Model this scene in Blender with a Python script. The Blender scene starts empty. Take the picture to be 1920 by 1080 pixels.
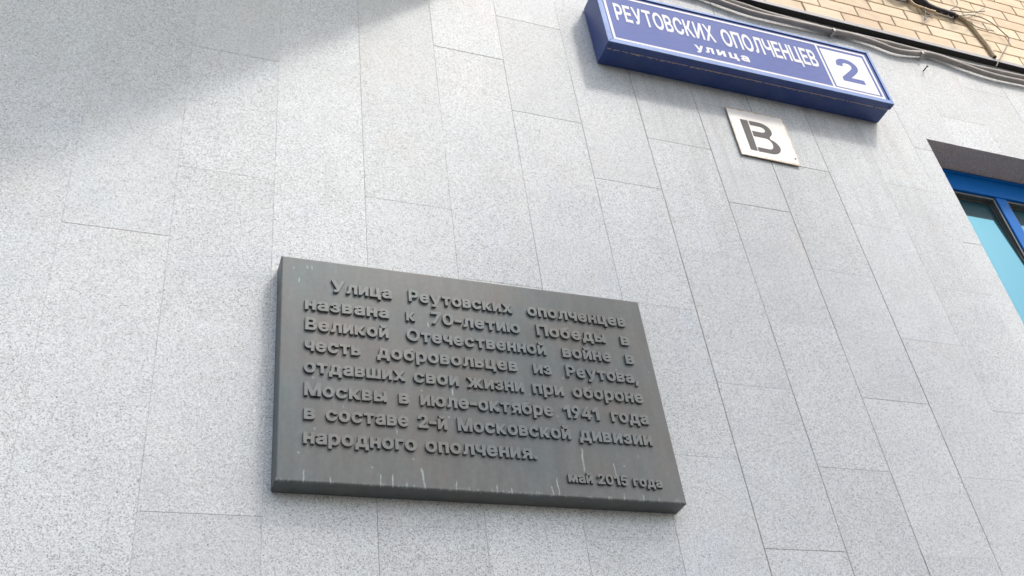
import bpy, bmesh, math, random
from mathutils import Vector, Matrix
from mathutils.geometry import delaunay_2d_cdt

random.seed(7)
R = math.radians
sc = bpy.context.scene
COL = sc.collection

# ------------------------------------------------------------------ camera, sky, sun, exposure
S = 2.442                                   # metres from the lens to the wall
cam = bpy.data.cameras.new('camera')
cam.sensor_width = 36.0
cam.lens = 35.7804
cam.clip_start = 0.05
cam.clip_end = 5000
cam_ob = bpy.data.objects.new('camera', cam)
COL.objects.link(cam_ob)
YAW, PITCH, ROLL = -0.432958587, 0.657905276, -0.147228486
cam_ob.matrix_world = (Matrix.Translation((0, -S, 1.6)) @ Matrix.Rotation(YAW, 4, 'Z')
                       @ Matrix.Rotation(math.pi / 2 + PITCH, 4, 'X') @ Matrix.Rotation(ROLL, 4, 'Z'))
sc.camera = cam_ob

SUN_DIR = Vector((0.0355, -0.0528, 0.0755)).normalized()      # towards the sun
ELEV = math.asin(SUN_DIR.z)
AZ = math.atan2(SUN_DIR.x, SUN_DIR.y)

world = bpy.data.worlds.new('World')
sc.world = world
world.use_nodes = True
wn = world.node_tree
wn.nodes.clear()
sky = wn.nodes.new('ShaderNodeTexSky')
sky.sky_type = 'NISHITA'
sky.sun_disc = False
sky.sun_elevation = ELEV
sky.sun_rotation = AZ
sky.air_density = 1.0
sky.dust_density = 4.0
sky.ozone_density = 1.0
bg = wn.nodes.new('ShaderNodeBackground')
bg.inputs['Strength'].default_value = 0.15
wo = wn.nodes.new('ShaderNodeOutputWorld')
wn.links.new(sky.outputs[0], bg.inputs['Color'])
wn.links.new(bg.outputs[0], wo.inputs['Surface'])

sun = bpy.data.lights.new('sun', 'SUN')
sun.energy = 1.02
sun.angle = R(6.0)                          # hazy, milky sun: the photograph's shadows have wide soft edges
sun.color = (1.0, 0.965, 0.92)
sun_ob = bpy.data.objects.new('sun', sun)
COL.objects.link(sun_ob)
sun_ob.rotation_euler = (-SUN_DIR).to_track_quat('-Z', 'Y').to_euler()
sun_ob.location = SUN_DIR * 40

sc.view_settings.view_transform = 'Standard'
sc.view_settings.look = 'None'
sc.view_settings.gamma = 1.0
sc.view_settings.use_curve_mapping = False
sc.view_settings.exposure = 0.89

# ------------------------------------------------------------------ helpers
class MB:
    """collects faces, then links them as one mesh object"""
    def __init__(self):
        self.bm = bmesh.new()
        self.tint = []
    def face(self, pts):
        return self.bm.faces.new([self.bm.verts.new(p) for p in pts])
    def box(self, x0, x1, y0, y1, z0, z1):
        v = [self.bm.verts.new(p) for p in ((x0, y0, z0), (x1, y0, z0), (x1, y1, z0), (x0, y1, z0),
                                            (x0, y0, z1), (x1, y0, z1), (x1, y1, z1), (x0, y1, z1))]
        return [self.bm.faces.new([v[i] for i in f]) for f in
                ((0, 3, 2, 1), (4, 5, 6, 7), (0, 1, 5, 4), (1, 2, 6, 5), (2, 3, 7, 6), (3, 0, 4, 7))]
    def prism(self, pts, z0, z1):
        a = [self.bm.verts.new((p[0], p[1], z0)) for p in pts]
        b = [self.bm.verts.new((p[0], p[1], z1)) for p in pts]
        n = len(pts)
        self.bm.faces.new(a[::-1]); self.bm.faces.new(b)
        for i in range(n):
            self.bm.faces.new((a[i], a[(i + 1) % n], b[(i + 1) % n], b[i]))
    def tube(self, pts, r, seg=10, r1=None, cap=True):
        pts = [Vector(p) for p in pts]
        n = len(pts)
        rings = []
        up = Vector((0.13, -0.9, 0.3)).normalized()
        for i, p in enumerate(pts):
            d = (pts[min(i + 1, n - 1)] - pts[max(i - 1, 0)]).normalized()
            a = d.cross(up).normalized()
            b = a.cross(d).normalized()
            rr = r if r1 is None else r + (r1 - r) * i / (n - 1)
            if callable(r): rr = r(i / (n - 1))
            rings.append([self.bm.verts.new(p + a * math.cos(t) * rr + b * math.sin(t) * rr)
                          for t in (2 * math.pi * k / seg for k in range(seg))])
        for A, B in zip(rings, rings[1:]):
            for k in range(seg):
                f = self.bm.faces.new((A[k], A[(k + 1) % seg], B[(k + 1) % seg], B[k]))
                f.smooth = True
        if cap:
            self.bm.faces.new(rings[0][::-1]); self.bm.faces.new(rings[-1])
    def bevel(self, w, seg=2):
        bmesh.ops.bevel(self.bm, geom=list(self.bm.edges), offset=w, segments=seg, affect='EDGES', profile=0.5)
    def build(self, name, mat, parent=None, fix=True, merge=0.0):
        if merge:
            bmesh.ops.remove_doubles(self.bm, verts=self.bm.verts, dist=merge)
        if fix:
            bmesh.ops.recalc_face_normals(self.bm, faces=self.bm.faces)
        me = bpy.data.meshes.new(name)
        self.bm.to_mesh(me)
        self.bm.free()
        o = bpy.data.objects.new(name, me)
        COL.objects.link(o)
        if mat: me.materials.append(mat)
        if parent: o.parent = parent
        return o

def catmull(pts, n=8):
    P = [Vector(p) for p in pts]
    P = [P[0] * 2 - P[1]] + P + [P[-1] * 2 - P[-2]]
    out = []
    for i in range(1, len(P) - 2):
        a, b, c, d = P[i - 1:i + 3]
        for k in range(n):
            t = k / n
            out.append(0.5 * (2 * b + (c - a) * t + (2 * a - 5 * b + 4 * c - d) * t * t + (3 * b - a - 3 * c + d) * t ** 3))
    out.append(P[-2])
    return out

def empty(name, loc, label, cat, group=None):
    o = bpy.data.objects.new(name, None)
    o.empty_display_size = 0.1
    o.location = loc
    COL.objects.link(o)
    return tag(o, label, cat, group)

def tag(o, label, cat=None, group=None, kind=None):
    if label: o['label'] = label
    if cat: o['category'] = cat
    if group: o['group'] = group
    if kind: o['kind'] = kind
    return o

def part(mb, name, mat, parent, label=None, fix=True, merge=0.0):
    """world-space mesh -> child of parent (parent's own offset taken off)"""
    bmesh.ops.translate(mb.bm, verts=mb.bm.verts, vec=-parent_loc(parent))
    o = mb.build(name, mat, parent, fix, merge)
    if label: o['label'] = label
    return o

def parent_loc(p):
    v = Vector((0, 0, 0))
    while p:
        v += p.location
        p = p.parent
    return v

# ------------------------------------------------------------------ materials
class NT:
    def __init__(self, name):
        self.mat = bpy.data.materials.new(name)
        self.mat.use_nodes = True
        self.t = self.mat.node_tree
        self.b = self.t.nodes['Principled BSDF']
        self.out = self.t.nodes['Material Output']
    def n(self, kind, **kw):
        nd = self.t.nodes.new(kind)
        for k, v in kw.items():
            setattr(nd, k, v)
        return nd
    def l(self, a, b):
        self.t.links.new(a, b)
    def val(self, sock, v):
        if hasattr(v, 'is_linked') or hasattr(v, 'node'):
            self.l(v, sock)
        else:
            sock.default_value = v
    def math(self, op, a, b=0.0, c=0.0, clamp=False):
        nd = self.n('ShaderNodeMath', operation=op, use_clamp=clamp)
        self.val(nd.inputs[0], a); self.val(nd.inputs[1], b)
        if len(nd.inputs) > 2: self.val(nd.inputs[2], c)
        return nd.outputs[0]
    def mix(self, f, a, b, blend='MIX'):
        nd = self.n('ShaderNodeMix', data_type='RGBA', blend_type=blend)
        self.val(nd.inputs[0], f)
        self.val(nd.inputs[6], a if not isinstance(a, tuple) else a + (1,) if len(a) == 3 else a)
        self.val(nd.inputs[7], b if not isinstance(b, tuple) else b + (1,) if len(b) == 3 else b)
        return nd.outputs[2]
    def ramp(self, f, stops, interp='LINEAR'):
        nd = self.n('ShaderNodeValToRGB')
        cr = nd.color_ramp
        cr.interpolation = interp
        while len(cr.elements) < len(stops): cr.elements.new(0.5)
        for e, (p, c) in zip(cr.elements, stops):
            e.position = p
            e.color = (c, c, c, 1) if not isinstance(c, tuple) else c + (1,)
        self.l(f, nd.inputs[0])
        return nd.outputs[0]
    def noise(self, vec, scale, detail=2.0, rough=0.5, out=0):
        nd = self.n('ShaderNodeTexNoise')
        nd.inputs['Scale'].default_value = scale
        nd.inputs['Detail'].default_value = detail
        nd.inputs['Roughness'].default_value = rough
        self.l(vec, nd.inputs['Vector'])
        return nd.outputs[out]
    def voronoi(self, vec, scale, out='Color', feature='F1'):
        nd = self.n('ShaderNodeTexVoronoi', feature=feature)
        nd.inputs['Scale'].default_value = scale
        self.l(vec, nd.inputs['Vector'])
        return nd.outputs[out]
    def pos(self):
        return self.n('ShaderNodeNewGeometry').outputs['Position']
    def attr(self, name, out='Color'):
        return self.n('ShaderNodeAttribute', attribute_name=name).outputs[out]
    def scale(self, vec, s, off=(0, 0, 0)):
        nd = self.n('ShaderNodeMapping')
        nd.inputs['Scale'].default_value = s
        nd.inputs['Location'].default_value = off
        self.l(vec, nd.inputs['Vector'])
        return nd.outputs[0]
    def sep(self, vec):
        nd = self.n('ShaderNodeSeparateXYZ')
        self.l(vec, nd.inputs[0])
        return nd.outputs
    def bump(self, h, strength, dist):
        nd = self.n('ShaderNodeBump')
        nd.inputs['Strength'].default_value = strength
        nd.inputs['Distance'].default_value = dist
        self.l(h, nd.inputs['Height'])
        self.l(nd.outputs[0], self.b.inputs['Normal'])
    def base(self, c):
        self.val(self.b.inputs['Base Color'], c if not isinstance(c, tuple) else c + (1,))
    def set(self, rough=None, metal=None, spec=None, coat=None):
        for k, v in (('Roughness', rough), ('Metallic', metal), ('Specular IOR Level', spec), ('Coat Weight', coat)):
            if v is not None: self.val(self.b.inputs[k], v)

def simple(name, col, rough=0.6, metal=0.0, spec=0.5, var=0.0, vs=20.0):
    m = NT(name)
    if var:
        n = m.noise(m.pos(), vs, 4.0, 0.6)
        f = m.ramp(n, [(0.3, 1 - var), (0.7, 1 + var * 0.5)])
        m.base(m.mix(1.0, col, f, 'MULTIPLY'))
    else:
        m.base(col)
    m.set(rough, metal, spec)
    return m.mat

def granite_mat(name, dark, mid, light, gain=1.0):
    m = NT(name)
    p = m.pos()
    t = m.attr('tile')                       # r: brightness, g/b: own pattern offset of every slab
    s = m.sep(t)
    off = m.n('ShaderNodeVectorMath', operation='SCALE')
    m.l(t, off.inputs[0]); off.inputs[3].default_value = 17.0
    add = m.n('ShaderNodeVectorMath', operation='ADD')
    m.l(p, add.inputs[0]); m.l(off.outputs[0], add.inputs[1])
    q = add.outputs[0]
    # feldspar / quartz / mica grains
    cell = m.sep(m.voronoi(q, 340.0))[0]
    c1 = m.ramp(cell, [(0.0, dark), (0.09, dark), (0.14, mid), (0.44, mid), (0.56, light), (1.0, light)])
    fine = m.noise(q, 520.0, 3.0, 0.7)
    c2 = m.ramp(fine, [(0.35, tuple(x * 0.50 for x in mid)), (0.47, mid), (0.62, tuple(min(x * 1.18, 0.9) for x in light))])
    c = m.mix(m.math('MULTIPLY_ADD', s[1], 0.22, 0.36), c1, c2)
    spot = m.voronoi(q, 46.0, 'Distance')
    sp = m.sep(m.voronoi(q, 46.0))
    white = m.math('MULTIPLY', m.math('LESS_THAN', spot, 0.16), m.math('GREATER_THAN', sp[0], 0.86))
    black = m.math('MULTIPLY', m.math('LESS_THAN', spot, 0.10), m.math('LESS_THAN', sp[0], 0.09))
    c = m.mix(m.math('MULTIPLY', white, 0.7), c, (0.80, 0.80, 0.80))
    c = m.mix(m.math('MULTIPLY', black, 0.8), c, (0.07, 0.07, 0.075))
    # cloudy mottling of the stone and faint blue / rose patches
    mot = m.ramp(m.noise(q, 7.0, 5.0, 0.6), [(0.30, 0.955), (0.70, 1.04)])
    c = m.mix(1.0, c, mot, 'MULTIPLY')
    blue = m.ramp(m.noise(q, 3.1, 3.0, 0.55), [(0.56, 0.0), (0.72, 1.0)])
    c = m.mix(m.math('MULTIPLY', blue, 0.35), c, m.mix(1.0, c, (0.93, 0.97, 1.05), 'MULTIPLY'))
    rose = m.ramp(m.noise(m.scale(q, (1, 1, 1), (5.3, 2.1, 9.7)), 2.6, 3.0, 0.55), [(0.56, 0.0), (0.74, 1.0)])
    c = m.mix(m.math('MULTIPLY', rose, 0.35), c, m.mix(1.0, c, (1.10, 1.0, 0.95), 'MULTIPLY'))
    tint = m.math('MULTIPLY_ADD', s[0], 0.08, 0.945 * gain)
    comb = m.n('ShaderNodeCombineColor')
    for i in range(3): m.l(tint, comb.inputs[i])
    c = m.mix(1.0, c, comb.outputs[0], 'MULTIPLY')
    # rain dirt hanging below the cables, in thin streaks
    pz = m.sep(p)
    dirt = m.math('MULTIPLY', m.ramp(m.noise(m.scale(p, (22, 1, 1.2)), 1.0, 4.0, 0.6), [(0.42, 0.0), (0.70, 1.0)]),
                  m.math('SMOOTH_MIN', m.math('MULTIPLY', m.math('SUBTRACT', pz[2], 5.35, clamp=True), 2.4), 1.0, 0.1))
    c = m.mix(m.math('MULTIPLY', dirt, 0.30), c, (0.24, 0.235, 0.23))
    # brownish run-off under the street sign
    zone = m.math('MULTIPLY', m.math('MULTIPLY_ADD', pz[2], 1.1, -4.1, clamp=True),
                        m.math('MULTIPLY', m.math('MULTIPLY_ADD', pz[0], 4.0, -6.6, clamp=True), m.math('MULTIPLY_ADD', pz[0], -4.0, 13.4, clamp=True)))
    run = m.math('MULTIPLY', m.ramp(m.noise(m.scale(p, (15, 1, .9), (3.3, 0, 1.7)), 1.0, 4.0, 0.65), [(0.46, 0.0), (0.70, 1.0)]), zone)
    c = m.mix(m.math('MULTIPLY_ADD', run, 0.32, m.math('MULTIPLY', zone, 0.05)), c, (0.26, 0.245, 0.23))
    m.base(c)
    m.set(0.62, 0.0, 0.35)
    m.bump(fine, 0.18, 0.002)
    return m.mat

def paint_mat(name, col, rough=0.35, dust=0.12, scr=True):
    """street-worn enamel: slightly uneven gloss, dust and small chips"""
    m = NT(name)
    p = m.pos()
    n1 = m.noise(p, 9.0, 5.0, 0.65)
    n2 = m.noise(m.scale(p, (3, 3, 30)), 6.0, 4.0, 0.6)
    f = m.math('MULTIPLY', m.ramp(n1, [(0.40, 0.0), (0.75, 1.0)]), dust * 2.2)
    c = m.mix(f, col, tuple(0.55 * x + 0.45 * 0.5 for x in col))
    c = m.mix(1.0, c, m.ramp(n2, [(0.3, 0.90), (0.7, 1.06)]), 'MULTIPLY')
    m.base(c)
    m.set(m.math('MULTIPLY_ADD', n1, 0.25, rough - 0.1), 0.0, 0.5)
    return m.mat

M_GRANITE = granite_mat('grey_granite', (0.18, 0.185, 0.19), (0.485, 0.512, 0.512), (0.725, 0.765, 0.768))
M_SOFFIT = granite_mat('bounce_brown_granite', (0.20, 0.16, 0.135), (0.50, 0.42, 0.37), (0.72, 0.62, 0.56))  # granite warmed and lightened in colour to stand for ground bounce
M_BACK = simple('joint_grout', (0.37, 0.34, 0.295), 0.9, var=0.3, vs=30)
def poly_mat():
    m = NT('opal_polycarbonate')  # translucent so the shadow of the added slab turns out lighter
    m.base((0.80, 0.81, 0.80)); m.set(0.5)
    tr = m.n('ShaderNodeBsdfTranslucent'); tr.inputs[0].default_value = (0.92, 0.94, 0.94, 1)
    mx = m.n('ShaderNodeMixShader'); mx.inputs[0].default_value = 0.85
    m.l(m.b.outputs[0], mx.inputs[1]); m.l(tr.outputs[0], mx.inputs[2]); m.l(mx.outputs[0], m.out.inputs['Surface'])
    return m.mat
M_CASTER = poly_mat()
M_DARK = simple('dark_void', (0.03, 0.03, 0.03), 0.9)
M_ZINC = simple('zinc_flashing', (0.34, 0.35, 0.36), 0.6, 0.0, var=0.12, vs=14)

def brick_mat():
    m = NT('tan_brick')
    p = m.pos()
    s = m.sep(m.attr('tile'))
    c = m.mix(s[0], (0.76, 0.625, 0.43), (0.85, 0.73, 0.53))
    c = m.mix(m.math('MULTIPLY', s[1], 0.35), c, (0.74, 0.53, 0.40))
    n = m.noise(m.scale(p, (14, 14, 30)), 1.0, 5.0, 0.6)
    c = m.mix(1.0, c, m.ramp(n, [(0.25, 0.86), (0.7, 1.05)]), 'MULTIPLY')
    g = m.noise(p, 260.0, 2.0)
    c = m.mix(1.0, c, m.ramp(g, [(0.3, 0.90), (0.6, 1.03)]), 'MULTIPLY')
    m.base(c); m.set(0.8, 0, 0.25); m.bump(g, 0.15, 0.002)
    return m.mat
M_BRICK = brick_mat()
M_MORTAR = simple('brown_mortar', (0.33, 0.245, 0.165), 0.95, var=0.3, vs=60)
M_WINBLUE = paint_mat('blue_window_paint', (0.002, 0.150, 0.52), 0.42, 0.01)
M_WINBLUE.node_tree.nodes['Principled BSDF'].inputs['Specular IOR Level'].default_value = 0.1
M_GASKET = simple('window_gasket', (0.10, 0.105, 0.10), 0.5, var=0.2, vs=20)

# ------------------------------------------------------------------ ground and pavement
g = MB()
g.face([(-400, -400, -0.02), (400, -400, -0.02), (400, 400, -0.02), (-400, 400, -0.02)])
M_ASPH = simple('asphalt', (0.06, 0.06, 0.06), 0.9, var=0.25, vs=3)
tag(g.build('ground', M_ASPH, fix=False), 'dark asphalt ground in front of the building', kind='structure')
g = MB(); g.box(-30, 30, -4.2, 0.03, -0.3, 0.0)
M_PAVE = simple('concrete_paving', (0.18, 0.168, 0.152), 0.85, var=0.15, vs=2)
tag(g.build('pavement', M_PAVE), 'pale concrete pavement along the wall', kind='structure')

# ------------------------------------------------------------------ building facade
BLD = empty('building', (0, 0, 0), 'building facade with pale grey granite slabs below and tan brick above the cables', 'building')
TOP = 5.752                                  # where the granite ends under the flashing
WX0, WX1, WZ0, WZ1 = 3.4425, 5.62, 3.35, 4.9636    # window opening

def slabs():
    mb = MB()
    lay = mb.bm.loops.layers.float_color.new('tile')
    xk = [0.0138, 0.138, 0.2615, 0.3862, 0.5083, 0.6313, 0.751, 0.8747, 0.9958, 1.1195, 1.2425, 1.364]
    col = {k: x * S for k, x in enumerate(xk)}
    for k in range(-14, 0): col[k] = (0.0138 + 0.1229 * k) * S
    for k in range(12, 25): col[k] = (1.364 + 0.1229 * (k - 11)) * S
    gap = {0: .0006, 1: .0005, 2: .0011, 3: .0008, 4: .0013, 5: .0014, 6: .0038, 7: .0030, 8: .0034, 9: .0026, 10: .0007, 11: .0010}
    rnd = random.Random(3)
    for k in range(-14, 24):
        xa, xb = col[k], col[k + 1]
        ga, gb = gap.get(k, .0004) / 2, gap.get(k + 1, .0004) / 2
        odd = (k % 2 == 0)                   # column right of joint k: every second one sits half a slab lower
        base = 1.3428 if k % 2 else 1.2200
        j = 0
        zs = []
        for n in range(-9, 4):
            drift = 0.0125 * max(0.0, min(1.0, (0.75 - (xa / S)) / 0.75)) if n < 3 else 0
            zs.append((base + 0.2456 * n + drift) * S + 1.6)
        for z0, z1 in zip(zs, zs[1:]):
            z0, z1 = max(z0, -0.05), min(z1, TOP)
            if z1 - z0 < 0.02: continue
            gz = rnd.choice([.0003, .0003, .0004, .0006, .0010, .0018]) if z1 < TOP else 0
            if k < 2: gz = min(gz, .0004)
            if 4 <= k <= 8 and z0 > 3.5: gz = max(gz, .0018)
            t = (rnd.random(), rnd.random(), rnd.random(), 1)
            y = rnd.uniform(-0.0007, 0.0007)
            rects = [(xa + ga, xb - gb, z0, z1 - gz)]
            out = []
            for r in rects:                  # cut the window opening out of the slab
                x0, x1, a, b = r
                if x1 <= WX0 or x0 >= WX1 or b <= WZ0 or a >= WZ1:
                    out.append(r); continue
                if x0 < WX0: out.append((x0, WX0, a, b)); x0 = WX0
                if x1 > WX1: out.append((WX1, x1, a, b)); x1 = WX1
                if a < WZ0: out.append((x0, x1, a, WZ0))
                if b > WZ1: out.append((x0, x1, WZ1, b))
            for x0, x1, a, b in out:
                if x1 - x0 < .004 or b - a < .004: continue
                e = .0002
                v = [(x0, .03, a), (x1, .03, a), (x1, .03, b), (x0, .03, b),
                     (x0, y + e, a), (x1, y + e, a), (x1, y + e, b), (x0, y + e, b),
                     (x0 + e, y, a + e), (x1 - e, y, a + e), (x1 - e, y, b - e), (x0 + e, y, b - e)]
                V = [mb.bm.verts.new(q) for q in v]
                F = [(8, 9, 10, 11)]
                for i in range(4):
                    n2 = (i + 1) % 4
                    F += [(i, n2, n2 + 4, i + 4), (i + 4, n2 + 4, n2 + 8, i + 8)]
                for f in F:
                    fc = mb.bm.faces.new([V[i] for i in f])
                    for lp in fc.loops: lp[lay] = t
    return mb
CLAD = part(slabs(), 'granite_cladding', M_GRANITE, BLD, merge=0)
CLAD.data.materials.append(M_SOFFIT)         # slab edges over the window take the granite browned for ground bounce
for pl in CLAD.data.polygons:
    if all(abs(CLAD.data.vertices[i].co.z - WZ1) < 1e-4 for i in pl.vertices): pl.material_index = 1

mb = MB()                                    # grout bed behind the slabs, with the window opening left free
for x0, x1, z0, z1 in ((-4.4, WX0 - .004, -.05, TOP), (WX1 + .004, 6.9, -.05, TOP), (WX0 - .0035, WX1 + .0035, -.05, WZ0 - .04), (WX0 - .0035, WX1 + .0035, WZ1 + .004, TOP)):
    mb.box(x0, x1, .0019, .0285, z0, z1)
part(mb, 'grout_bed', M_BACK, BLD)

# soffit, jambs and sill that line the window opening
mb = MB()
lay = mb.bm.loops.layers.float_color.new('tile')
def tbox(*a):
    t = (random.random(), random.random(), random.random(), 1)
    for f in mb.box(*a):
        for lp in f.loops: lp[lay] = t
for i, (a, b) in enumerate(((WX0 + .001, 4.16), (4.163, 4.88), (4.883, WX1 - .001))):
    tbox(a, b, .031, .30, WZ1 + .0008, WZ1 + .03)
tbox(WX0 - .03, WX0 - .0005, .031, .30, WZ0, WZ1)
tbox(WX1 + .0005, WX1 + .03, .031, .30, WZ0, WZ1)
tbox(WX0, WX1, -.03, .30, WZ0 - .035, WZ0 - .002)
part(mb, 'window_reveal', M_SOFFIT, BLD)

# brick courses above
BY = -0.030
mb = MB()
lay = mb.bm.loops.layers.float_color.new('tile')
rnd = random.Random(11)
P_, H_, J_ = 0.2463, 0.0935, 0.0085
for r in range(22):
    z0 = 5.7660 + H_ * r
    off = 3.5042 if r % 2 == 0 else 3.6273
    for k in range(-31, 14):
        x0 = off + P_ * k
        t = (rnd.random(), rnd.random() ** 2, rnd.random(), 1)
        y = BY + rnd.uniform(-.0012, .0012)
        a, b, c, d = x0 + J_ / 2, x0 + P_ - J_ / 2, z0 + J_ * (0.95 if r else .9), z0 + H_
        e = .0022
        V = [mb.bm.verts.new(q) for q in ((a, .02, c), (b, .02, c), (b, .02, d), (a, .02, d), (a, y + e, c), (b, y + e, c), (b, y + e, d), (a, y + e, d),
                                          (a + e, y, c + e), (b - e, y, c + e), (b - e, y, d - e), (a + e, y, d - e))]
        for i in range(4):
            n2 = (i + 1) % 4
            for f in ((i, n2, n2 + 4, i + 4), (i + 4, n2 + 4, n2 + 8, i + 8)):
                for lp in mb.bm.faces.new([V[q] for q in f]).loops: lp[lay] = t
        for lp in mb.bm.faces.new([V[q] for q in (8, 9, 10, 11)]).loops: lp[lay] = t
BR = part(mb, 'brick_wall', M_BRICK, BLD)
mb = MB(); mb.box(-4.13, 6.94, BY + .0065, .12, 5.772, 7.86)
o = mb.build('mortar', M_MORTAR, BR)

# metal drip flashing under the bricks
mb = MB()
for a, b in ((-4.15, -1.94), (-1.939, .06), (.061, 2.06), (2.061, 4.06), (4.061, 6.06), (6.061, 6.96)):
    mb.box(a, b, -.0375, -.0350, 5.7505, 5.7745)         # front lip
    mb.box(a, b, -.0349, -.002, 5.7720, 5.7742)
part(mb, 'flashing', M_ZINC, BLD)
mb = MB(); mb.box(-4.15, 6.96, -.0348, .0, 5.7525, 5.7715)
part(mb, 'flashing_recess', M_DARK, BLD)

# unseen slab added above and left of the picture: its slanted end throws the soft diagonal shadow
mb = MB()
q = 1.30
mb.prism([(1.197, -.0), (-4.2, -.0), (-4.2, -q), (1.197 - .83 * q, -q)], 5.41, 5.424)
part(mb, 'shadow_caster', M_CASTER, BLD)

# window
def glass_mat():
    m = NT('tinted_mirror_glass')
    m.base((0.028, 0.120, 0.150)); m.set(0.30, 0.0, 0.3)
    gl = m.n('ShaderNodeBsdfGlossy')
    gl.inputs['Color'].default_value = (0.105, 0.29, 0.37, 1)
    gl.inputs['Roughness'].default_value = 0.03
    mx = m.n('ShaderNodeMixShader')
    mx.inputs[0].default_value = 0.60
    m.l(m.b.outputs[0], mx.inputs[1]); m.l(gl.outputs[0], mx.inputs[2]); m.l(mx.outputs[0], m.out.inputs['Surface'])
    return m.mat
M_GLASS = glass_mat()
mb = MB()
mb.box(WX0 + .002, WX1 - .002, .160, .262, 4.830, WZ1 - .002)
mb.box(WX0 + .002, WX1 - .002, .160, .262, WZ0 + .002, WZ0 + .09)
mb.box(WX0 + .002, WX0 + .075, .160, .262, WZ0 + .092, 4.828)
mb.box(WX1 - .075, WX1 - .002, .160, .262, WZ0 + .092, 4.828)
mb.bevel(.004)
WIN = part(mb, 'window', M_WINBLUE, BLD, 'blue framed window set deep in the granite wall')
mb = MB(); mb.box(WX0 + .01, WX1 - .01, .150, .162, 4.945, 4.9605); mb.bevel(.003)
mb.build('head_trim', M_WINBLUE, WIN)
for x in (3.945, 4.80):
    mb = MB(); mb.box(x, x + .072, .163, .250, WZ0 + .092, 4.828); mb.bevel(.005)
    mb.build('mullion', M_WINBLUE, WIN)
def ring4(mb, x0, x1, z0, z1, t, ya, yb):
    mb.box(x0, x1, ya, yb, z1 - t, z1); mb.box(x0, x1, ya, yb, z0, z0 + t)
    mb.box(x0, x0 + t, ya, yb, z0 + t + .0005, z1 - t - .0005); mb.box(x1 - t, x1, ya, yb, z0 + t + .0005, z1 - t - .0005)
def lean(mb):
    for v in mb.bm.verts: v.co.y += (v.co.z - 4.82) * .043
for x0, x1 in ((WX0 + .077, 3.943), (4.017, 4.798), (4.872, WX1 - .077)):
    a, b, c, e = x0, x1, WZ0 + .094, 4.826
    mb = MB(); ring4(mb, a, b, c, e, .012, .172, .208)
    mb.build('sash', M_GASKET, WIN)
    # the glazed leaf stands tilted: its top leans a few centimetres into the room
    mb = MB(); ring4(mb, a + .0125, b - .0125, c + .0125, e - .0125, .009, .198, .209); lean(mb)
    mb.build('glazing_bead', M_GASKET, WIN)
    mb = MB(); mb.box(a + .013, b - .013, .203, .208, c + .013, e - .013); lean(mb)
    mb.build('pane', M_GLASS, WIN)

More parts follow.
